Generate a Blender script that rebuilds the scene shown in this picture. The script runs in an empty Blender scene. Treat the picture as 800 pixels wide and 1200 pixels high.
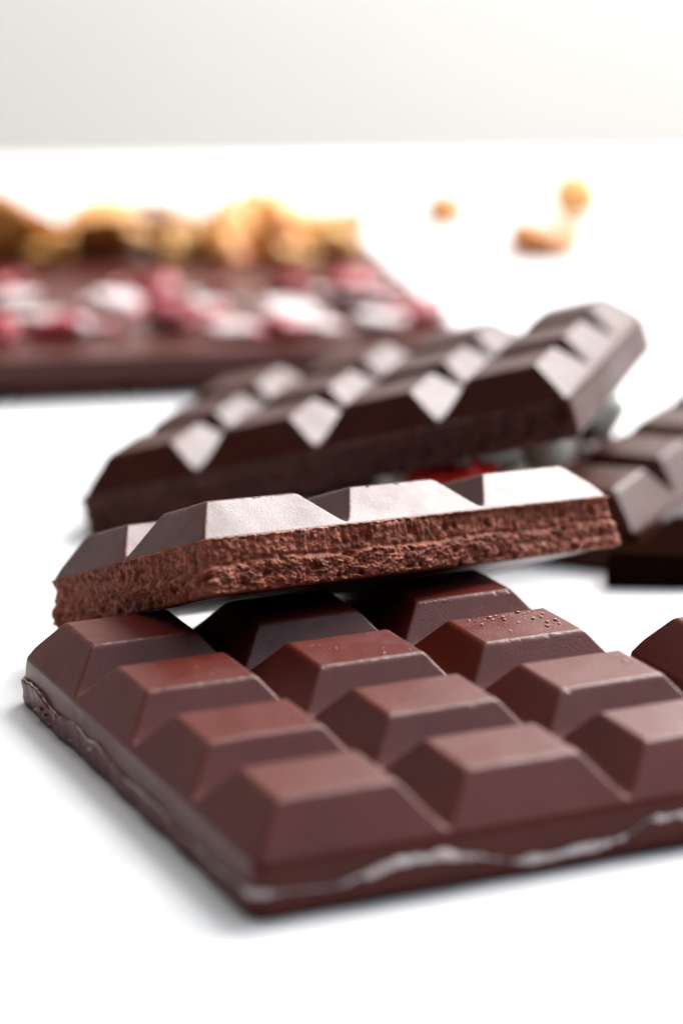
import bpy, math, random
import numpy as np
from mathutils import Matrix, Vector

U = 0.026                      # one moulded chocolate square is 26 mm wide; lengths below are in squares
sc = bpy.context.scene
col = sc.collection
rng = np.random.default_rng(7)

# ------------------------------------------------------------------ camera
PITCH, ROLL, CAMZ = math.radians(14.874), math.radians(-0.407), 5.3093
fw = Vector((0, math.cos(PITCH), -math.sin(PITCH)))
r0 = Vector((1, 0, 0)); u0 = r0.cross(fw)
rt = math.cos(ROLL) * r0 + math.sin(ROLL) * u0
up = -math.sin(ROLL) * r0 + math.cos(ROLL) * u0
cam = bpy.data.cameras.new('camera')
camo = bpy.data.objects.new('camera', cam); col.objects.link(camo)
M = Matrix.Identity(4)
for k in range(3):
    M[k][0], M[k][1], M[k][2] = rt[k], up[k], -fw[k]
M.translation = Vector((0, 0, CAMZ * U))
camo.matrix_world = M
cam.lens, cam.sensor_height, cam.sensor_width, cam.sensor_fit = 100, 36, 24, 'VERTICAL'
cam.clip_start, cam.clip_end = 0.01, 20
cam.dof.use_dof = True
cam.dof.focus_distance = 16.35 * U
cam.dof.aperture_fstop = 8.8
sc.camera = camo

# ------------------------------------------------------------------ world, lamps, exposure
w = bpy.data.worlds.new('World'); sc.world = w; w.use_nodes = True
w.node_tree.nodes['Background'].inputs[0].default_value = (1.0, 0.97, 0.95, 1)
w.node_tree.nodes['Background'].inputs[1].default_value = 0.05

def area(name, az, el, dist, sx, sy, power, color, target=(0.2, 17, 0.3)):
    a, e = math.radians(az), math.radians(el)
    t = Vector(target)
    p = t + dist * Vector((math.cos(e) * math.sin(a), math.cos(e) * math.cos(a), math.sin(e)))
    l = bpy.data.lights.new(name, 'AREA'); l.shape = 'RECTANGLE'
    l.size, l.size_y, l.energy, l.color = sx * U, sy * U, power, color
    o = bpy.data.objects.new(name, l); col.objects.link(o)
    o.location = p * U
    o.rotation_euler = (t - p).to_track_quat('-Z', 'Y').to_euler()
    return o
area('window_light', 39, 39, 44, 32, 30, 54.0, (1.0, 0.985, 0.97))
area('side_window_light', 112, 52, 40, 30, 26, 4.4, (0.70, 0.86, 1.0))
area('overhead_fill', -20, 80, 42, 28, 28, 6.0, (1.0, 0.97, 0.95))  # added overhead fill to lighten the table shadows, no fixture there
area('left_fill', -68, 30, 50, 44, 26, 1.3, (1.0, 0.96, 0.94))  # added low fill lamp for the left faces and the shadow
area('wall_fill', 180, -30, 18, 60, 8, 0.42, (1.0, 0.98, 0.95), target=(0, 62, -1))   # added unseen fill lamp behind the table, brightens the wall

sc.view_settings.view_transform = 'Standard'
sc.view_settings.look = 'None'
sc.view_settings.exposure = 0.0
sc.view_settings.gamma = 1.0
sc.view_settings.use_curve_mapping = False
sc.render.engine = 'CYCLES'
sc.cycles.use_denoising = True
sc.cycles.max_bounces = 8

# ------------------------------------------------------------------ materials
def nd(nt, typ, **kw):
    n = nt.nodes.new(typ)
    for k, v in kw.items():
        setattr(n, k, v)
    return n

def base_mat(name):
    m = bpy.data.materials.new(name); m.use_nodes = True
    nt = m.node_tree
    return m, nt, nt.nodes['Principled BSDF']

def coords(nt):
    """object coordinates shifted by a random amount per object, so shared meshes do not repeat"""
    tc = nd(nt, 'ShaderNodeTexCoord'); oi = nd(nt, 'ShaderNodeObjectInfo')
    mul = nd(nt, 'ShaderNodeMath', operation='MULTIPLY'); mul.inputs[1].default_value = 3.7
    nt.links.new(oi.outputs['Random'], mul.inputs[0])
    add = nd(nt, 'ShaderNodeVectorMath', operation='ADD')
    nt.links.new(tc.outputs['Object'], add.inputs[0]); nt.links.new(mul.outputs[0], add.inputs[1])
    return add.outputs[0]

def noise(nt, vec, scale, detail=3, rough=0.55):
    n = nd(nt, 'ShaderNodeTexNoise'); n.inputs['Scale'].default_value = scale
    n.inputs['Detail'].default_value = detail; n.inputs['Roughness'].default_value = rough
    nt.links.new(vec, n.inputs['Vector'])
    return n.outputs['Fac']

def ramp(nt, fac, stops):
    r = nd(nt, 'ShaderNodeValToRGB'); e = r.color_ramp.elements
    while len(e) < len(stops):
        e.new(0.5)
    for el, (p, c) in zip(e, stops):
        el.position = p; el.color = (*c, 1) if len(c) == 3 else c
    nt.links.new(fac, r.inputs['Fac'])
    return r.outputs['Color']

def maprange(nt, fac, a, b, c, d):
    n = nd(nt, 'ShaderNodeMapRange')
    for i, v in zip((1, 2, 3, 4), (a, b, c, d)):
        n.inputs[i].default_value = v
    nt.links.new(fac, n.inputs[0])
    return n.outputs[0]

def bump(nt, h, dist, strength=1.0, prev=None):
    b = nd(nt, 'ShaderNodeBump'); b.inputs['Distance'].default_value = dist
    b.inputs['Strength'].default_value = strength
    nt.links.new(h, b.inputs['Height'])
    if prev is not None:
        nt.links.new(prev, b.inputs['Normal'])
    return b.outputs['Normal']

def chocolate(name, c0, c1, rough, grain=0.00006, wave=0.0003, ior=1.45, spec=0.5):
    m, nt, p = base_mat(name)
    v = coords(nt)
    base = ramp(nt, noise(nt, v, 90, 4), [(0.3, c0), (0.7, c1)])
    # faint specks of dust and fat bloom, and duller handled patches
    vo = nd(nt, 'ShaderNodeTexVoronoi'); vo.inputs['Scale'].default_value = 520; nt.links.new(v, vo.inputs['Vector'])
    sp = maprange(nt, vo.outputs['Distance'], 0.0, 0.13, 1, 0)
    gate = maprange(nt, noise(nt, v, 120, 3), 0.54, 0.66, 0, 0.5)
    mm = nd(nt, 'ShaderNodeMath', operation='MULTIPLY'); nt.links.new(sp, mm.inputs[0]); nt.links.new(gate, mm.inputs[1])
    mx = nd(nt, 'ShaderNodeMix', data_type='RGBA'); nt.links.new(mm.outputs[0], mx.inputs['Factor'])
    nt.links.new(base, mx.inputs['A']); mx.inputs['B'].default_value = (0.30, 0.16, 0.12, 1)
    nt.links.new(mx.outputs['Result'], p.inputs['Base Color'])
    ro = nd(nt, 'ShaderNodeMath', operation='ADD')
    nt.links.new(maprange(nt, noise(nt, v, 420, 5, 0.65), 0.3, 0.7, rough - 0.04, rough + 0.05), ro.inputs[0])
    nt.links.new(maprange(nt, noise(nt, v, 70, 3, 0.6), 0.45, 0.65, 0, 0.09), ro.inputs[1])
    nt.links.new(ro.outputs[0], p.inputs['Roughness'])
    p.inputs['IOR'].default_value = ior
    p.inputs['Specular IOR Level'].default_value = spec
    n1 = bump(nt, noise(nt, v, 55, 2), wave)
    n2 = bump(nt, noise(nt, v, 3800, 2), grain, 1.0, n1)
    nt.links.new(n2, p.inputs['Normal'])
    return m

MILK = chocolate('dark_chocolate', (0.072, 0.0092, 0.0058), (0.087, 0.0122, 0.0078), 0.30, ior=1.42, spec=0.28)
GLOSS = chocolate('glossy_dark_chocolate', (0.030, 0.0052, 0.0026), (0.042, 0.0078, 0.0039), 0.35, grain=0.00003, spec=0.155)
SATIN = chocolate('satin_dark_chocolate', (0.050, 0.010, 0.007), (0.064, 0.013, 0.009), 0.30, grain=0.00005, spec=0.27)

def broken(name, c0, c1, c2):
    m, nt, p = base_mat(name)
    v = coords(nt)
    nt.links.new(ramp(nt, noise(nt, v, 900, 4, 0.6), [(0.3, c0), (0.52, c1), (0.74, c2)]), p.inputs['Base Color'])
    p.inputs['Roughness'].default_value = 0.62
    p.inputs['Specular IOR Level'].default_value = 0.35
    nt.links.new(bump(nt, noise(nt, v, 3000, 4, 0.65), 0.00016), p.inputs['Normal'])
    return m
BROKEN = broken('broken_chocolate', (0.055, 0.009, 0.004), (0.235, 0.050, 0.021), (0.54, 0.18, 0.10))
BROKEN_DARK = broken('broken_dark_chocolate', (0.014, 0.003, 0.0015), (0.055, 0.010, 0.004), (0.15, 0.030, 0.012))

SHADE_DARK = broken('shade_dark', (0.005, 0.0018, 0.0012), (0.007, 0.0024, 0.0016), (0.010, 0.0036, 0.0024))  # near black: the shade at the right edge is put into this colour
SHADE_DARK.node_tree.nodes['Principled BSDF'].inputs['Specular IOR Level'].default_value = 0.0

def seam_glint_mat():  # near-white colour stands in for the highlight along the seam
    m, nt, p = base_mat('painted_seam_glint')
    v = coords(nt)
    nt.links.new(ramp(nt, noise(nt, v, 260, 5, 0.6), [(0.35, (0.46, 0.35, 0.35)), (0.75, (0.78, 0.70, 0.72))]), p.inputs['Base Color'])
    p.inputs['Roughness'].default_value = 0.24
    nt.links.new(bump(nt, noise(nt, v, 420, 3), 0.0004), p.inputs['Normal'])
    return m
GLINTM = seam_glint_mat()

def simple(name, stops, scale, rough, bd=0.0004, bscale=400, spec=0.5, sss=None):
    m, nt, p = base_mat(name)
    v = coords(nt)
    nt.links.new(ramp(nt, noise(nt, v, scale, 4), stops), p.inputs['Base Color'])
    p.inputs['Roughness'].default_value = rough
    p.inputs['Specular IOR Level'].default_value = spec
    nt.links.new(bump(nt, noise(nt, v, bscale, 3), bd), p.inputs['Normal'])
    return m
NUT = simple('toasted_nut', [(0.32, (0.24, 0.062, 0.006)), (0.5, (0.50, 0.17, 0.022)), (0.7, (0.62, 0.30, 0.07))], 70, 0.5)
NUTPALE = simple('pale_nut', [(0.3, (0.50, 0.18, 0.028)), (0.6, (0.68, 0.37, 0.11))], 60, 0.5)
NUTDARK = simple('dark_nut', [(0.3, (0.09, 0.030, 0.008)), (0.7, (0.34, 0.14, 0.025))], 80, 0.5)
BERRY = simple('dried_red_berry', [(0.3, (0.10, 0.002, 0.006)), (0.6, (0.30, 0.004, 0.020)), (0.8, (0.42, 0.012, 0.035))], 150, 0.45, 0.0008, 500)
BERRYRED = simple('bright_red_berry', [(0.3, (0.55, 0.006, 0.005)), (0.7, (0.92, 0.03, 0.018))], 150, 0.4, 0.0006, 500)
PALE = simple('pale_dried_fruit', [(0.3, (0.62, 0.66, 0.56)), (0.7, (0.86, 0.88, 0.80))], 120, 0.5, 0.0006, 300)
CRUMB = simple('chocolate_crumb', [(0.3, (0.34, 0.15, 0.10)), (0.7, (0.58, 0.32, 0.24))], 900, 0.10, 0.0001, 2000)  # pale base puts the crumbs' glints into the colour

def slice_mat():
    m, nt, p = base_mat('dried_berry_slice')
    tc = nd(nt, 'ShaderNodeTexCoord')
    v = coords(nt)
    ln = nd(nt, 'ShaderNodeVectorMath', operation='LENGTH'); nt.links.new(tc.outputs['Object'], ln.inputs[0])
    add = nd(nt, 'ShaderNodeMath', operation='MULTIPLY_ADD')
    nt.links.new(noise(nt, v, 160, 3), add.inputs[0]); add.inputs[1].default_value = 0.008
    nt.links.new(ln.outputs['Value'], add.inputs[2])
    f = maprange(nt, add.outputs[0], 0.0075, 0.0135, 0, 1)
    nt.links.new(ramp(nt, f, [(0.0, (0.46, 0.41, 0.40)), (0.5, (0.42, 0.32, 0.32)), (0.90, (0.50, 0.04, 0.08)), (1.0, (0.34, 0.006, 0.022))]), p.inputs['Base Color'])
    p.inputs['Roughness'].default_value = 0.6
    nt.links.new(bump(nt, noise(nt, v, 420, 3), 0.0006), p.inputs['Normal'])
    return m
SLICE = slice_mat()

def table_mat():
    m, nt, p = base_mat('white_table')
    tc = nd(nt, 'ShaderNodeTexCoord')
    nt.links.new(ramp(nt, noise(nt, tc.outputs['Object'], 9, 3), [(0.3, (0.600, 0.600, 0.606)), (0.7, (0.620, 0.620, 0.625))]), p.inputs['Base Color'])
    p.inputs['Roughness'].default_value = 0.45
    p.inputs['Specular IOR Level'].default_value = 0.3
    return m

def wall_mat():
    m, nt, p = base_mat('pale_wall')
    tc = nd(nt, 'ShaderNodeTexCoord')
    nt.links.new(ramp(nt, noise(nt, tc.outputs['Object'], 2.5, 3), [(0.3, (0.74, 0.715, 0.69)), (0.7, (0.77, 0.745, 0.72))]), p.inputs['Base Color'])
    p.inputs['Roughness'].default_value = 0.9
    nt.links.new(bump(nt, noise(nt, tc.outputs['Object'], 300, 3), 0.0004), p.inputs['Normal'])
    return m

# ------------------------------------------------------------------ helpers
def mesh_obj(name, verts, faces, mat, parent=None, normals=None, smooth=True, kind=None):
    me = bpy.data.meshes.new(name)
    me.from_pydata([tuple(float(c) * U for c in v) for v in verts], [], faces)
    me.materials.append(mat)
    me.polygons.foreach_set('use_smooth', [smooth] * len(me.polygons))
    me.update()
    if normals is not None:
        me.normals_split_custom_set_from_vertices([tuple(n) for n in normals])
    o = bpy.data.objects.new(name, me); col.objects.link(o)
    if parent is not None:
        o.parent = parent
    if kind:
        o['kind'] = kind
    return o

def thing(name, label, cat, loc, rot=(0, 0, 0), group=None):
    o = bpy.data.objects.new(name, None); col.objects.link(o)
    o.empty_display_size = 0.01
    o.location = [c * U for c in loc]; o.rotation_euler = [math.radians(r) for r in rot]
    o['label'] = label; o['category'] = cat
    if group:
        o['group'] = group
    return o

def tag(o, label, cat, group=None):
    o['label'] = label; o['category'] = cat
    if group:
        o['group'] = group

def part_at(o, root, loc, rot=(0, 0, 0), scale=(1, 1, 1)):
    """parent o to root but place it at a point given in scene space"""
    rm = Matrix.LocRotScale(root.location, root.rotation_euler, None)
    o.parent = root; o.matrix_parent_inverse = rm.inverted()
    o.location = [c * U for c in loc]; o.rotation_euler = [math.radians(r) for r in rot]; o.scale = scale

# gradient noise in numpy ----------------------------------------------------
_perm = np.arange(256); np.random.default_rng(3).shuffle(_perm)
_perm = np.concatenate([_perm, _perm, _perm])
_g = np.random.default_rng(5).normal(size=(256, 2)); _g /= np.linalg.norm(_g, axis=1)[:, None]

def perlin(x, y):
    xi = np.floor(x).astype(int); yi = np.floor(y).astype(int)
    xf = x - xi; yf = y - yi
    fx = xf * xf * xf * (xf * (xf * 6 - 15) + 10); fy = yf * yf * yf * (yf * (yf * 6 - 15) + 10)
    def g(ix, iy, dx, dy):
        h = _perm[_perm[ix & 255] + (iy & 255)]
        return _g[h, 0] * dx + _g[h, 1] * dy
    a = g(xi, yi, xf, yf); b = g(xi + 1, yi, xf - 1, yf)
    c = g(xi, yi + 1, xf, yf - 1); d = g(xi + 1, yi + 1, xf - 1, yf - 1)
    return 1.5 * ((a + (b - a) * fx) * (1 - fy) + (c + (d - c) * fx) * fy)

def fbm(x, y, octv=4, gain=0.5):
    s = 0; a = 1.0
    for k in range(octv):
        s = s + a * perlin(x * 2 ** k + 17.3 * k, y * 2 ** k + 5.1 * k); a *= gain
    return s

def worley(x, y):
    xi = np.floor(x).astype(int); yi = np.floor(y).astype(int)
    best = np.full(x.shape, 9.0)
    for dx in (-1, 0, 1):
        for dy in (-1, 0, 1):
            cx = xi + dx; cy = yi + dy
            h = _perm[_perm[cx & 255] + (cy & 255)]; h2 = _perm[h + 101]
            px = cx + 0.15 + 0.7 * h / 255.0; py = cy + 0.15 + 0.7 * h2 / 255.0
            best = np.minimum(best, (x - px) ** 2 + (y - py) ** 2)
    return np.sqrt(best)

# ------------------------------------------------------------------ the setting
o = mesh_obj('table_top', [(-60, -25, 0), (60, -25, 0), (60, 38.6, 0), (-60, 38.6, 0),
                           (-60, -25, -1.2), (60, -25, -1.2), (60, 38.6, -1.2), (-60, 38.6, -1.2)],
             [(0, 1, 2, 3), (7, 6, 5, 4), (0, 4, 5, 1), (1, 5, 6, 2), (2, 6, 7, 3), (3, 7, 4, 0)], table_mat(), smooth=False)
o['kind'] = 'structure'
o = mesh_obj('wall', [(-120, 62.0, -30), (120, 62.0, -30), (120, 62.0, 60), (-120, 62.0, 60),
                      (-120, 64.0, -30), (120, 64.0, -30), (120, 64.0, 60), (-120, 64.0, 60)],
             [(3, 2, 1, 0), (4, 5, 6, 7), (0, 1, 5, 4), (1, 2, 6, 5), (2, 3, 7, 6), (3, 0, 4, 7)], wall_mat(), smooth=False)
o['kind'] = 'structure'

# ------------------------------------------------------------------ moulded chocolate
PV, CU, CV, HT, HV = 0.8936, 0.1871, 0.2034, 0.5132, 0.2796

class Mould:
    def __init__(s, pu=1.0, pv=PV, cu=CU, cv=CV, H=HT, Hv=HV, k=0.085, corner=0.07):
        s.pu, s.pv, s.cu, s.cv, s.H, s.Hv, s.k, s.corner = pu, pv, cu, cv, H, Hv, k, corner
        s.cache = {}
LONG = Mould()                                   # squares seen with the bar's width across
LEAN = Mould(H=HT + 0.04, Hv=HV + 0.04)        # thicker poured
SIDE = Mould(pu=PV, pv=1.0, cu=CV, cv=CU)        # the same mould turned a quarter
FLAT = Mould(pu=1.0, pv=1.0, cu=0.11, cv=0.11, H=0.38, Hv=0.22, k=0.2)
FLAT2 = Mould(pu=0.675, pv=0.85, cu=0.1, cv=0.1, H=0.36, Hv=0.22, k=0.2)

def smin(a, b, k):
    h = np.clip(0.5 + 0.5 * (b - a) / k, 0, 1)
    return b + (a - b) * h - k * h * (1 - h)

_T = np.array([0, .035, .08, .15, .25, .38, .52, .66, .77, .85, .92, .98, 1.04, 1.11, 1.2])

def block_mesh(md, outer, mat, seed=None):
    """one square: outer = (left, right, front, back) flags of cell sides on the bar's rim"""
    key = (outer, mat.name, seed)
    if key in md.cache:
        return md.cache[key]
    def lines(p, c):
        a = _T * c
        mid = np.linspace(a[-1], p - a[-1], 4)[1:-1]
        return np.concatenate([a, mid, (p - a)[::-1]])
    us, vs = lines(md.pu, md.cu), lines(md.pv, md.cv)
    nicks = []
    if seed is not None:            # hero squares: finer grid, worn edges and small dents of their own
        def fine(p, c):
            a = np.concatenate([_T * c, c * np.array([.71, .81, .885, .95, 1.01, 1.075, 1.155]), np.arange(0.012, p / 2, 0.017)])
            a = np.unique(np.round(a[a <= p / 2], 4))
            keep = [a[0]]
            for q in a[1:]:
                if q - keep[-1] > 0.004:
                    keep.append(q)
            a = np.array(keep)
            return np.concatenate([a, (p - a[a < p / 2 - 1e-6])[::-1]])
        us, vs = fine(md.pu, md.cu), fine(md.pv, md.cv)
        rr = np.random.default_rng(seed)
        for _ in range(4):
            e_ = rr.integers(4); t_ = rr.random()
            uu = md.cu + (md.pu - 2 * md.cu) * (t_ if e_ < 2 else e_ - 2)
            vv = md.cv + (md.pv - 2 * md.cv) * (t_ if e_ > 1 else e_)
            nicks.append((uu, vv, rr.uniform(0.006, 0.016), rr.uniform(0.002, 0.009)))
    u, v = np.meshgrid(us, vs)
    def dist(x, p, lo, hi):
        e = 0.022
        a = x if lo else np.sqrt(x * x + e * e) - 0.004
        b = (p - x) if hi else np.sqrt((p - x) ** 2 + e * e) - 0.004
        return np.minimum(a, b)
    def height(u, v):
        au = dist(u, md.pu, outer[0], outer[1]) / md.cu
        av = dist(v, md.pv, outer[2], outer[3]) / md.cv
        f = smin(smin(au, av, md.k), np.ones_like(au), md.k)
        h = md.Hv + (md.H - md.Hv) * np.maximum(f, 0)
        if seed is not None:
            edge = np.exp(-((np.minimum(au, av) - 1.0) / 0.07) ** 2)
            h = h - 0.0018 * edge * np.clip(fbm(u / 0.045 + seed, v / 0.045, 3) + 0.1, 0, 1)
            h = h + 0.0022 * perlin(u / 0.31 + seed, v / 0.31) * np.clip(f, 0, 1) * np.clip(np.minimum(au, av), 0, 1)
            for uu, vv, rad, dep in nicks:
                h = h - dep * np.exp(-((u - uu) ** 2 + (v - vv) ** 2) / rad ** 2)
        return h
    z = height(u, v)
    e = 1e-3
    def clampu(x): return np.clip(x, 0, md.pu)
    def clampv(x): return np.clip(x, 0, md.pv)
    zu = (height(clampu(u + e), v) - height(clampu(u - e), v)) / (clampu(u + e) - clampu(u - e))
    zv = (height(u, clampv(v + e)) - height(u, clampv(v - e))) / (clampv(v + e) - clampv(v - e))
    # inner borders are symmetric valleys: no slope across them
    if not outer[0]: zu[:, 0] = 0
    if not outer[1]: zu[:, -1] = 0
    if not outer[2]: zv[0, :] = 0
    if not outer[3]: zv[-1, :] = 0
    n = np.stack([-zu, -zv, np.ones_like(z)], -1)
    n /= np.linalg.norm(n, axis=-1, keepdims=True)
    # soften the rim where the slope turns into the side wall
    if outer[0]: n[:, 0] += (-0.7, 0, 0)
    if outer[1]: n[:, -1] += (0.7, 0, 0)
    if outer[2]: n[0, :] += (0, -0.7, 0)
    if outer[3]: n[-1, :] += (0, 0.7, 0)
    n /= np.linalg.norm(n, axis=-1, keepdims=True)
    # round the bar's corners in plan
    r = md.corner
    for fu, fv, cx, cy, sx, sy in ((0, 2, r, r, -1, -1), (1, 2, md.pu - r, r, 1, -1),
                                   (0, 3, r, md.pv - r, -1, 1), (1, 3, md.pu - r, md.pv - r, 1, 1)):
        if outer[fu] and outer[fv]:
            du, dv = (u - cx) * sx, (v - cy) * sy
            m_ = (du > 0) & (dv > 0)
            L = np.sqrt(du ** 2 + dv ** 2); s = np.where(m_, np.maximum(du, dv) / np.maximum(L, 1e-9), 1)
            u = np.where(m_, cx + sx * du * s, u); v = np.where(m_, cy + sy * dv * s, v)
    nu, nv = len(us), len(vs)
    verts = np.stack([u, v, z], -1).reshape(-1, 3)
    faces = []
    for j in range(nv - 1):
        for i in range(nu - 1):
            a, b, c, d = j * nu + i, j * nu + i + 1, (j + 1) * nu + i + 1, (j + 1) * nu + i
            # split along the hip so that the ridge stays straight
            lu, lv = us[i] < md.pu / 2, vs[j] < md.pv / 2
            if lu == lv:
                faces += [(a, b, c), (a, c, d)]
            else:
                faces += [(a, b, d), (b, c, d)]
    me = bpy.data.meshes.new('block')
    me.from_pydata([tuple(float(x) * U for x in p) for p in verts], [], faces)
    me.materials.append(mat)
    me.polygons.foreach_set('use_smooth', [True] * len(me.polygons))
    me.update()
    me.normals_split_custom_set_from_vertices([tuple(q) for q in n.reshape(-1, 3)])
    md.cache[key] = me
    return me

def perimeter(W_, D_, r, step):
    """closed path round a W_ x D_ rectangle with rounded corners: points, outward normals, side ids, local parameter"""
    pts, nrm, sid, par = [], [], [], []
    def seg(p, q, n, s):
        L = math.dist(p, q); k = max(2, int(L / step))
        for i in range(k):
            t = i / k
            pts.append((p[0] + (q[0] - p[0]) * t, p[1] + (q[1] - p[1]) * t)); nrm.append(n); sid.append(s); par.append(t)
    def arc(c, a0, s):
        for i in range(5):
            a = a0 + (i / 5) * math.pi / 2
            pts.append((c[0] + r * math.cos(a), c[1] + r * math.sin(a))); nrm.append((math.cos(a), math.sin(a))); sid.append(s); par.append(1.0)
    seg((r, 0), (W_ - r, 0), (0, -1), 'front'); arc((W_ - r, r), -math.pi / 2, 'right')
    seg((W_, r), (W_, D_ - r), (1, 0), 'right'); arc((W_ - r, D_ - r), 0, 'back')
    seg((W_ - r, D_), (r, D_), (0, 1), 'back'); arc((r, D_ - r), math.pi / 2, 'left')
    seg((0, D_ - r), (0, r), (-1, 0), 'left'); arc((r, r), math.pi, 'front')
    return np.array(pts), np.array(nrm), sid, np.array(par)

def slab(md, nc, nr, mat, root, broken_sides=()):
    W_, D_ = nc * md.pu, nr * md.pv
    P, N, S, _ = perimeter(W_, D_, md.corner, 0.06)
    n = len(P)
    inset = np.array([0.12 if s in broken_sides else 0.0 for s in S])[:, None]
    s = np.arange(n) * 0.06
    wob = 0.004 * perlin(s * 1.3, s * 0 + 3.3)[:, None]
    prof = [(0.0, md.Hv), (0.006, md.Hv - 0.012), (0.012, md.Hv - 0.05), (0.018, md.Hv * 0.5), (0.022, 0.03), (0.012, 0.006), (-0.01, 0.0)]
    verts, norms = [], []
    for k, (off, z) in enumerate(prof):
        q = P + N * (off - inset + (wob if 0 < k < 6 else 0))
        if k == 0:
            q = P - N * inset
        verts += [(x, y, z) for x, y in q]
        nz = {0: 0.75, 1: 0.25, 5: -0.5, 6: -1.5}.get(k, 0.05)
        for a in N:
            v = np.array([a[0], a[1], nz]); norms.append(v / np.linalg.norm(v))
    faces = []
    for k in range(len(prof) - 1):
        for i in range(n):
            j = (i + 1) % n
            faces.append((k * n + i, (k + 1) * n + i, (k + 1) * n + j, k * n + j))
    b0 = len(verts)
    verts += [verts[(len(prof) - 1) * n + i] for i in range(n)]
    norms += [np.array([0, 0, -1.0])] * n
    faces.append(tuple(b0 + i for i in range(n))[::-1])
    return mesh_obj('slab', verts, faces, mat, root, normals=norms)

def blocks(md, nc, nr, mat, root, hero=None):
    out = []
    for j in range(nr):
        for i in range(nc):
            me = block_mesh(md, (i == 0, i == nc - 1, j == 0, j == nr - 1), mat, None if hero is None else hero + 10 * j + i)
            o = bpy.data.objects.new('block', me); col.objects.link(o)
            o.parent = root; o.location = (i * md.pu * U, j * md.pv * U, 0)
            out.append(o)
    return out

def broken_face(md, nc, nr, sides, mat, root, res, amp=1.0, seed=0.0):
    """rough fracture running along the given sides (in order round the bar)"""
    W_, D_ = nc * md.pu, nr * md.pv
    r = 0.035
    cor = {'left': ((0, D_), (0, 0)), 'front': ((0, 0), (W_, 0)), 'right': ((W_, 0), (W_, D_))}
    nor = {'left': (-1, 0), 'front': (0, -1), 'right': (1, 0)}
    pts, nrm = [], []
    for si, s in enumerate(sides):
        p, q = np.array(cor[s][0], float), np.array(cor[s][1], float)
        d = (q - p) / np.linalg.norm(q - p)
        a = p + d * (r if si else 0); b = q - d * (r if si < len(sides) - 1 else 0)
        k = max(4, int(np.linalg.norm(b - a) / res))
        for i in range(k + 1):
            pts.append(a + (b - a) * i / k); nrm.append(np.array(nor[s], float))
        if si < len(sides) - 1:
            n1 = np.array(nor[sides[si + 1]], float); n0 = np.array(nor[s], float)
            c = b - n0 * r
            for i in range(1, 8):
                t = i / 8 * math.pi / 2
                nn = n0 * math.cos(t) + n1 * math.sin(t)
                pts.append(c + nn * r); nrm.append(nn)
    P, N = np.array(pts), np.array(nrm)
    sl = np.concatenate([[0], np.cumsum(np.linalg.norm(np.diff(P, axis=0), axis=1))]) + 11.0 + seed
    nz = max(8, int(md.Hv / res))
    zt = np.linspace(1, 0, nz + 1)
    S, Zt = np.meshgrid(sl, zt)
    Z = Zt * md.Hv
    zb = md.Hv * 0.50 + 0.030 * perlin(sl * 1.6, sl * 0 + 2.2)[None, :] + 0.006 * perlin(sl * 9, sl * 0 + 8.8)[None, :]
    upm = 1 / (1 + np.exp(-(Z - zb) / 0.008))
    # upper layer: torn, mostly upright streaks with pits
    du = 0.009 * fbm(S / 0.05, Z / 0.26, 4) + 0.007 * fbm(S / 0.028, Z / 0.034, 3) + 0.008 * fbm(S / 0.25, Z / 0.12, 2)
    pit = perlin(S / 0.085 + 40, Z / 0.16 + 3)
    du -= 0.040 * np.clip((pit - 0.40) / 0.35, 0, 1) ** 1.3 * np.clip((0.9 - np.abs(Zt - 0.72) * 4), 0, 1)
    # lower layer: crumbly grains
    warp = 0.02 * fbm(S / 0.08, Z / 0.08 + 9, 2)
    w1 = worley((S + warp) / 0.029, (Z + warp) / 0.024); w2 = worley(S / 0.016 + 5, Z / 0.014)
    dl = 0.008 + 0.022 * (0.62 - w1) + 0.008 * (0.6 - w2) + 0.013 * fbm(S / 0.10 + 7, Z / 0.07, 3)
    hole = perlin(S / 0.07 + 90, Z / 0.06 + 30)
    dl -= 0.036 * np.clip((hole - 0.42) / 0.3, 0, 1)
    d = upm * du + (1 - upm) * dl
    d -= 0.010 * np.exp(-((Z - zb - 0.012) / 0.012) ** 2)
    d *= amp
    d += amp * 0.035 * fbm(S / 0.9, Z / 0.9 + 4, 2)
    lipn = 0.008 + 0.020 * np.clip(fbm(sl / 0.06, sl * 0 + 6, 3), -0.5, 1)
    d[1] = np.maximum(d[1], 0) * 0.5 + lipn * amp
    Z[1] = md.Hv - 0.006 - 0.016 * np.abs(fbm(sl / 0.05, sl * 0 + 16, 3))
    d[0] = 0
    d[-2] -= 0.012 * amp * np.abs(fbm(sl / 0.05, sl * 0 + 26, 3))
    Z[-2] = 0.006 + 0.008 * fbm(sl / 0.04, sl * 0 + 36, 3)
    d[-1] = -0.02; Z[-1] = -0.002
    X = P[None, :, 0] + N[None, :, 0] * d; Y = P[None, :, 1] + N[None, :, 1] * d
    m_, n = X.shape
    verts = np.stack([X, Y, Z], -1).reshape(-1, 3)
    faces = [(a * n + b, (a + 1) * n + b, (a + 1) * n + b + 1, a * n + b + 1) for a in range(m_ - 1) for b in range(n - 1)]
    return mesh_obj('broken_face', verts, faces, mat, root)

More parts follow.
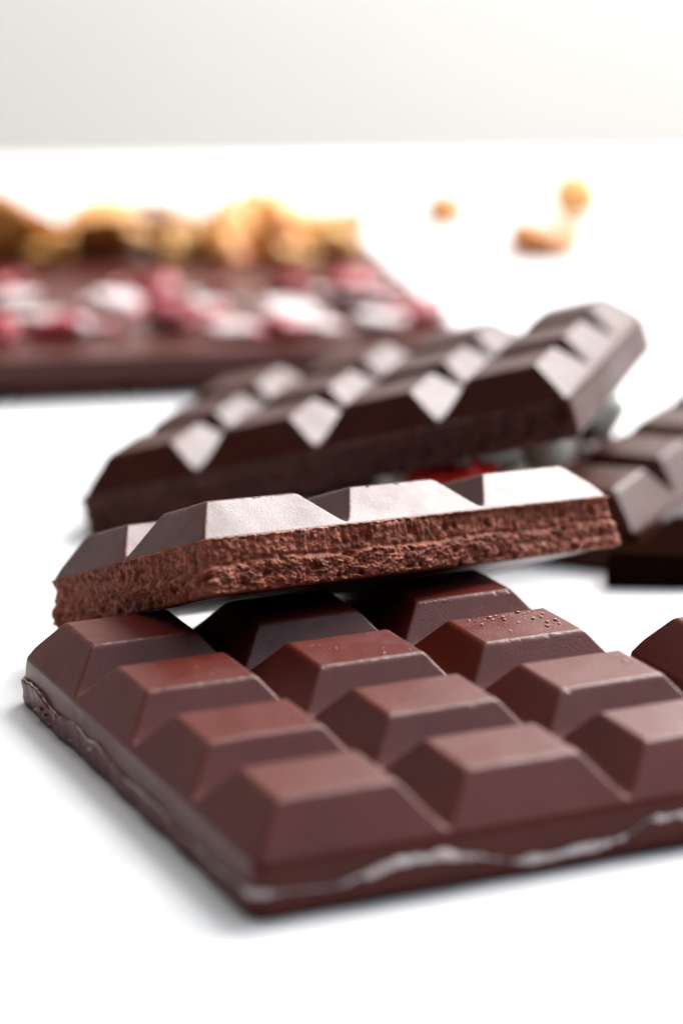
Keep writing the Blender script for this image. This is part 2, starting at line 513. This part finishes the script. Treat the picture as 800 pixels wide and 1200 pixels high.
def moulding_lip(md, nc, nr, mat, slab_o, hfun, efun, z0=0.0):
    """uneven run-over seam round the foot of the bar"""
    W_, D_ = nc * md.pu, nr * md.pv
    P, N, S, T_ = perimeter(W_, D_, md.corner, 0.012)
    n = len(P)
    s = np.concatenate([[0], np.cumsum(np.linalg.norm(np.diff(P, axis=0), axis=1))])
    h = np.array([hfun(S[i], P[i], s[i]) for i in range(n)])
    e = np.array([efun(S[i], P[i], s[i]) for i in range(n)])
    rows = [(lambda: (np.full(n, 0.010), h)), (lambda: (0.026 + 0.6 * e, h - 0.004)), (lambda: (0.034 + e, h - 0.014)),
            (lambda: (0.034 + 0.9 * e, h - 0.030)), (lambda: (0.027 + 0.5 * e, h * 0.5)), (lambda: (0.028 + 0.9 * e, h * 0.25)),
            (lambda: (0.022 + 0.8 * e, h * 0 + 0.012)), (lambda: (0.0 * e - 0.01, h * 0 + 0.001))]
    verts = []
    for f in rows:
        off, z = f()
        q = P + N * off[:, None]
        verts += [(q[i, 0], q[i, 1], z[i]) for i in range(n)]
    faces = [(k * n + i, (k + 1) * n + i, (k + 1) * n + (i + 1) % n, k * n + (i + 1) % n) for k in range(len(rows) - 1) for i in range(n)]
    return mesh_obj('moulding_lip', verts, faces, mat, slab_o)

def seam_glint(md, nc, nr, mat, slab_o, hfun, efun):
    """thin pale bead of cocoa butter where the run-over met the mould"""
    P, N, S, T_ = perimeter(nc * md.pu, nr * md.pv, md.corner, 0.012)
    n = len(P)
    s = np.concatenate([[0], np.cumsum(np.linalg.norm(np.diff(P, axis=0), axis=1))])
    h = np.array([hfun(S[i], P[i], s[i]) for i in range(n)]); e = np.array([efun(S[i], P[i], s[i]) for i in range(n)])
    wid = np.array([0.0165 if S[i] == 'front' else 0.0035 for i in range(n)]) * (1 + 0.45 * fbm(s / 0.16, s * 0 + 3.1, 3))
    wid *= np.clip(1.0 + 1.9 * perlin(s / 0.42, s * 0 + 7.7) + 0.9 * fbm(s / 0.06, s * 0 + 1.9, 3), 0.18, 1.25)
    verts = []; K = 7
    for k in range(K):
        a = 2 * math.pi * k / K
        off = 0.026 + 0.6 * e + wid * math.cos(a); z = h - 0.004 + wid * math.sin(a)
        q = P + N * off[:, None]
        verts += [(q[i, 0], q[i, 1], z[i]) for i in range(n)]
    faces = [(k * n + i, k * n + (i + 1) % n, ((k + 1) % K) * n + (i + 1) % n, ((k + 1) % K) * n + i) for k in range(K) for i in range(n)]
    return mesh_obj('seam_glint', verts, faces, mat, slab_o)

# ---- the whole bar in front
BARLOC, BARYAW = (-0.4061, 12.4754, 0.0), 23.738
def bar_to_world(u, v, z=0.0):
    a = math.radians(BARYAW)
    return (BARLOC[0] + u * math.cos(a) - v * math.sin(a), BARLOC[1] + u * math.sin(a) + v * math.cos(a), z)

root = thing('chocolate_bar', 'large dark chocolate bar of twelve squares lying flat in front, wavy seam along its foot', 'chocolate bar', BARLOC, (0, 0, BARYAW), 'chocolate bars')
front_slab = slab(LONG, 3, 4, MILK, root)
blocks(LONG, 3, 4, MILK, root, hero=100)
_lu = [-0.1, 0.05, 0.39, 0.55, 0.73, 0.97, 1.15, 1.25, 1.36, 1.6, 1.8, 1.94, 2.02, 2.08, 2.3, 2.6, 3.1]
_lh = [0.13, 0.145, 0.125, 0.16, 0.195, 0.185, 0.150, 0.115, 0.085, 0.085, 0.095, 0.115, 0.15, 0.185, 0.18, 0.19, 0.15]
def lip_h(side, p, s):
    j = float(0.008 * fbm(np.array([s / 0.07]), np.array([1.7]), 3)[0])
    if side == 'front':
        return float(np.interp(p[0], _lu, _lh)) + j
    k = float(fbm(np.array([s / 0.55]), np.array([9.7]), 2)[0])
    return float(np.clip(0.135 + 0.050 * k + 0.8 * j, 0.05, 0.2))
def lip_e(side, p, s):
    a = float(fbm(np.array([s / 0.30]), np.array([4.7]), 2)[0])
    if side == 'left':
        b = float(fbm(np.array([s / 0.06]), np.array([14.7]), 3)[0])
        return 0.012 * max(a, -0.6) + 0.0045 * max(b, -0.3) + 0.006
    return 0.006 * a
moulding_lip(LONG, 3, 4, MILK, front_slab, lip_h, lip_e)
seam_glint(LONG, 3, 4, GLINTM, front_slab, lip_h, lip_e)

# ---- its neighbour at the right edge
a = bar_to_world(3.205, 0.39)
root = thing('chocolate_piece', 'dark chocolate corner cut off by the right edge, beside the large front bar', 'chocolate piece', a, (0, 0, BARYAW), 'chocolate pieces')
slab(LONG, 2, 2, MILK, root); blocks(LONG, 2, 2, MILK, root)

# ---- broken piece leaning on the front bar
root = thing('chocolate_piece', 'broken six-square chocolate piece with crumbly fracture, leaning on the front bar', 'chocolate piece', (-0.725, 15.229, 0.785), (-20.5, 4.05, 35.48), 'chocolate pieces')
slab(LEAN, 3, 2, SATIN, root, ('left', 'front', 'right')); blocks(LEAN, 3, 2, SATIN, root, hero=300)
f = broken_face(LEAN, 3, 2, ('left', 'front', 'right'), BROKEN, root, 0.0055, 1.1)
f['label'] = 'rough reddish brown fracture in two layers'

# ---- tilted bar behind it
root = thing('chocolate_bar', 'glossy dark chocolate bar propped up at its right end, behind the broken piece', 'chocolate bar', (-1.759, 19.375, 0.004), (0, -14.68, -15.6), 'chocolate bars')
slab(SIDE, 4, 3, GLOSS, root, ('left', 'front')); blocks(SIDE, 4, 3, GLOSS, root)
f = broken_face(SIDE, 4, 3, ('left', 'front'), BROKEN_DARK, root, 0.014, 1.2, 50)

# ---- glossy strip at the right
ca, sa = math.cos(math.radians(-24)), math.sin(math.radians(-24))
c0 = (1.954 - PV * ca, 18.34 - PV * sa, 0.0)
root = thing('chocolate_strip', 'glossy chocolate strip one square wide at the right, running back from the broken piece', 'chocolate strip', c0, (0, 0, -24), 'chocolate pieces')
slab(SIDE, 1, 4, GLOSS, root); blocks(SIDE, 1, 4, GLOSS, root)

# ---- flat shard in front of the strip, added for the shadowed mass there
root = thing('shadow_standin', 'added flat dark shard without squares at the right edge, before the glossy strip', 'chocolate shard', (1.74, 18.0, 0))
def standin():
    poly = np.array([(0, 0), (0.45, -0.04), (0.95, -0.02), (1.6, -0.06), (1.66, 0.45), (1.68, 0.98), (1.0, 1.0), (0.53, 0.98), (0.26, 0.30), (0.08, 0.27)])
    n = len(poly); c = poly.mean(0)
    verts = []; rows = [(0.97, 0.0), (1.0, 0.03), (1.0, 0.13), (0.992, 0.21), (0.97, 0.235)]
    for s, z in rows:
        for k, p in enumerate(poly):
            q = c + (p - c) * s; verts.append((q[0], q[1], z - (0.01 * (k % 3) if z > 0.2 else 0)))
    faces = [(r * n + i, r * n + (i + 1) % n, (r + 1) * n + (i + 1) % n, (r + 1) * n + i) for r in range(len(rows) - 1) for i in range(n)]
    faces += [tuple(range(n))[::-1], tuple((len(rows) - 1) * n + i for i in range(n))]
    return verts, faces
v_, f_ = standin()
mesh_obj('body', v_, f_, SHADE_DARK, root, smooth=False)

# ------------------------------------------------------------------ toppings
def ico(sub):
    import bmesh
    bm = bmesh.new(); bmesh.ops.create_icosphere(bm, subdivisions=sub, radius=1.0)
    v = np.array([p.co[:] for p in bm.verts]); f = [tuple(x.index for x in q.verts) for q in bm.faces]
    bm.free(); return v, f
ICO3, ICO1 = ico(3), ico(1)

def chunk(name, mat, size, seed, cuts=5, rough=0.10, parent=None):
    """irregular broken kernel: a lumpy body with a few flat break planes"""
    r = np.random.default_rng(seed)
    v = ICO3[0].copy()
    n = 1 + rough * fbm(v[:, 0] * 1.3 + seed, v[:, 1] * 1.3 + v[:, 2] * 1.7, 3)
    v = v * n[:, None]
    for _ in range(cuts):
        a = r.normal(size=3); a /= np.linalg.norm(a); h = r.uniform(0.45, 0.8)
        d = v @ a; over = np.maximum(d - h, 0); v -= np.outer(over * 0.9, a)
    v *= np.array(size)
    return mesh_obj(name, v, ICO3[1], mat, parent)

def berry_slice(seed, rx, ry, th, mat=None):
    r = np.random.default_rng(seed)
    v = ICO3[0].copy()
    ang = np.arctan2(v[:, 1], v[:, 0])
    rad = 1 + 0.13 * np.sin(2 * ang + r.uniform(0, 6)) + 0.08 * np.sin(3 * ang + r.uniform(0, 6)) + 0.05 * np.sin(7 * ang + r.uniform(0, 6))
    z = np.sign(v[:, 2]) * np.abs(v[:, 2]) ** 0.45
    rr = np.sqrt(v[:, 0] ** 2 + v[:, 1] ** 2)
    rr2 = np.where(rr > 1e-6, rr ** 0.6 / np.maximum(rr, 1e-6), 1)
    x, y = v[:, 0] * rr2 * rad, v[:, 1] * rr2 * rad
    curl = 0.12 * (x * x) * r.uniform(-1, 1) + 0.10 * fbm(x * 2 + seed, y * 2, 3)
    return mesh_obj('berry_slice', np.stack([x * rx, y * ry, z * th + curl * rx], 1), ICO3[1], mat or SLICE)

# ---- topped bar in the background, flat side up
DYAW = 9.0
def d_to_world(u, v):
    a = math.radians(DYAW); return (1.13 + u * math.cos(a) - v * math.sin(a), 24.28 + u * math.sin(a) + v * math.cos(a))
bx, by = d_to_world(-5, 6)
root = thing('topped_chocolate_bar', 'wide chocolate bar in the background, flat side up, topped with nuts and dried berries', 'chocolate bar', (bx, by, 0.382), (180, 0, DYAW))
slab(FLAT, 5, 6, SATIN, root); blocks(FLAT, 5, 6, SATIN, root)
ZT = 0.385
r_ = np.random.default_rng(21)
def on_d(x, y):      # keep toppings on the bar
    a = math.radians(DYAW); dx, dy = x - 1.13, y - 24.28
    u, v = dx * math.cos(a) + dy * math.sin(a), -dx * math.sin(a) + dy * math.cos(a)
    return -4.85 < u < -0.22 and 0.2 < v < 5.7
SPOTS = [(-2.04, 25.94, .36), (-1.24, 25.74, .22), (-0.92, 24.72, .36), (-2.74, 25.2, .32), (-2.31, 24.85, .30), (-0.45, 25.35, .30), (0.20, 26.02, .34), (0.34, 24.85, .33), (-0.20, 24.82, .26), (-3.03, 26.1, .28)]
SPOTS += [(r_.uniform(-3.4, 0.7), r_.uniform(24.6, 27.2), r_.uniform(.06, .12)) for _ in range(16)]
for k, (x, y, s_) in enumerate(SPOTS):
    if on_d(x, y):
        o = berry_slice(100 + k, s_ * r_.uniform(0.72, 0.98), s_ * r_.uniform(0.6, 0.9), 0.03 + 0.03 * r_.random())
        part_at(o, root, (x, y, ZT + 0.05 + 0.03 * r_.random()), (r_.uniform(-4, 14), r_.uniform(-9, 9), r_.uniform(0, 180)))
REDS = [(-1.69, 26.5, .22), (-1.45, 24.95, .24), (-0.48, 26.7, .20), (-0.51, 24.6, .22), (-2.49, 24.55, .22), (0.68, 25.1, .24), (0.06, 26.75, .2), (-2.95, 24.5, .2)]
REDS += [(r_.uniform(-3.4, 0.7), r_.uniform(24.55, 27.2), r_.uniform(.07, .15)) for _ in range(20)]
for k, (x, y, s_) in enumerate(REDS):
    if on_d(x, y):
        o = chunk('berry_piece', BERRY, (s_ * 1.2, s_ * 0.9, s_ * 0.6), 200 + k, 4, 0.5)
        part_at(o, root, (x, y, ZT + s_ * 0.42), (0, 0, 37 * k))
NUTS = [(-3.45, 28.9, .50, .42, NUT), (-3.02, 29.8, .44, .52, NUT), (-2.45, 28.95, .52, .36, NUTPALE), (-2.15, 29.65, .44, .36, NUTPALE), (-1.72, 29.0, .36, .34, NUTDARK), (-1.2, 28.9, .42, .30, NUTPALE),
        (-0.62, 28.75, .44, .28, NUT), (-0.20, 29.0, .40, .30, NUTPALE), (-0.85, 29.6, .40, .32, NUTPALE), (-1.45, 29.7, .34, .28, NUT), (-2.9, 28.6, .30, .2, NUTPALE)]
for _ in range(22):
    q = r_.uniform(.13, .27)
    NUTS.append((r_.uniform(-3.6, 0.0), r_.uniform(28.2, 30.0), q, q * r_.uniform(.6, .9), (NUT, NUTPALE, NUTPALE, NUTDARK)[r_.integers(4)]))
for k, (x, y, s_, sz, m) in enumerate(NUTS):
    if on_d(x, y):
        o = chunk('nut_piece', m, (s_ * 1.2, s_ * r_.uniform(0.7, 1.0), sz * 1.08), 300 + k, 7, 0.5)
        part_at(o, root, (x, y, ZT + sz * 0.68), (r_.uniform(-12, 12), r_.uniform(-14, 14), 50 * k))

# ---- topped piece hidden under the tilted bar
EYAW = -24.0
ea = math.radians(EYAW)
ex, ey = 1.02, 18.60
bx = ex - 1.35 * math.cos(ea) - 2.55 * math.sin(ea); by = ey - 1.35 * math.sin(ea) + 2.55 * math.cos(ea)
root = thing('topped_chocolate_piece', 'chocolate piece with red and pale dried fruit, wedged under the tilted bar', 'chocolate piece', (bx, by, 0.362), (180, 0, EYAW))
slab(FLAT2, 2, 3, SATIN, root); blocks(FLAT2, 2, 3, SATIN, root)
for k, (x, y, z, sz, m, nm) in enumerate([(0.66, 18.98, 0.48, (0.20, 0.15, 0.14), BERRYRED, 'berry_piece'), (0.86, 18.88, 0.50, (0.17, 0.14, 0.15), BERRYRED, 'berry_piece'),
                                          (0.98, 18.80, 0.53, (0.10, 0.12, 0.16), BERRYRED, 'berry_piece'), (0.36, 19.12, 0.47, (0.17, 0.14, 0.12), PALE, 'fruit_piece'),
                                          (1.20, 19.10, 0.47, (0.13, 0.14, 0.12), PALE, 'fruit_piece'), (1.43, 19.42, 0.60, (0.15, 0.17, 0.20), PALE, 'fruit_piece'),
                                          (1.86, 20.42, 0.64, (0.24, 0.22, 0.24), PALE, 'fruit_piece')]):
    o = chunk(nm, m, sz, 411 + k, 4, 0.35); part_at(o, root, (x, y, z), (0, -10, 25 * k))

# ------------------------------------------------------------------ loose nuts on the table behind
for k, (x, y, s, sz, m, lab) in enumerate([
        (1.22, 32.9, (.32, .28, .24), 10, NUT, 'small brown nut piece alone on the table, left of the pair'),
        (2.19, 30.9, (.56, .40, .26), -14, NUT, 'wide golden nut piece on the table, nearer of the pair at the right'),
        (2.74, 33.0, (.34, .33, .38), 20, NUTPALE, 'upright pale golden nut piece, farther of the pair at the right'),
        (3.22, 31.6, (.13, .11, .07), 0, NUTPALE, 'tiny pale nut crumb on the table, rightmost of the loose nuts')]):
    o = chunk('nut_piece', m, s, 500 + k, 5, 0.25)
    o.location = (x * U, y * U, s[2] * 0.80 * U); o.rotation_euler = (0, 0, math.radians(sz))
    tag(o, lab, 'nut', 'loose nuts')

# ------------------------------------------------------------------ fine crumbs lying on the bars
def crumbs():
    verts, faces = [], []
    r = np.random.default_rng(12)
    v0, f0 = ICO1
    def put(p, s):
        k = len(verts)
        q = v0 * (1 + 0.35 * r.normal(size=(len(v0), 1)).clip(-1, 1)) * s * np.array([1.0, r.uniform(0.4, 0.9), r.uniform(0.25, 0.55)])
        a = r.uniform(0, 6.28); R_ = np.array([[math.cos(a), -math.sin(a), 0], [math.sin(a), math.cos(a), 0], [0, 0, 1]])
        q = q @ R_.T + np.array(p)
        verts.extend(q.tolist()); faces.extend([tuple(x + k for x in f) for f in f0])
    def on_block(i, j, n, lo, hi, bias=None):
        for _ in range(n):
            u = r.uniform(0.24, 0.76); v = r.uniform(0.27, PV - 0.25)
            if bias is not None:
                v = PV - 0.24 - abs(r.normal()) * bias; u = 0.24 + 0.52 * r.random()
                v = max(v, 0.27)
            s = lo + (hi - lo) * 1.5 * r.random() ** 3
            put(bar_to_world(i + u, j * PV + v, HT + s * 0.3), s)
    on_block(2, 2, 80, 0.003, 0.012, 0.16); on_block(1, 2, 26, 0.003, 0.008, 0.2); on_block(0, 2, 10, 0.003, 0.007)
    on_block(2, 1, 16, 0.004, 0.009, 0.15); on_block(1, 1, 6, 0.004, 0.007); on_block(2, 0, 6, 0.005, 0.010)
    for _ in range(14):      # where the leaning piece scraped the last row
        put(bar_to_world(2.2 + 0.18 * r.random(), 3 * PV + 0.19 + 0.04 * r.random(), HT - 0.012), r.uniform(0.006, 0.014))
    for _ in range(9):      # along the left foot of the bar
        v = r.uniform(1.9, 3.5)
        put(bar_to_world(-0.045 - 0.02 * r.random(), v, r.uniform(0.06, 0.16)), r.uniform(0.008, 0.022))
    return verts, faces
v_, f_ = crumbs()
o = mesh_obj('chocolate_crumbs', v_, f_, CRUMB, kind='stuff')
tag(o, 'fine chocolate crumbs scattered over the squares of the front bar', 'crumbs')
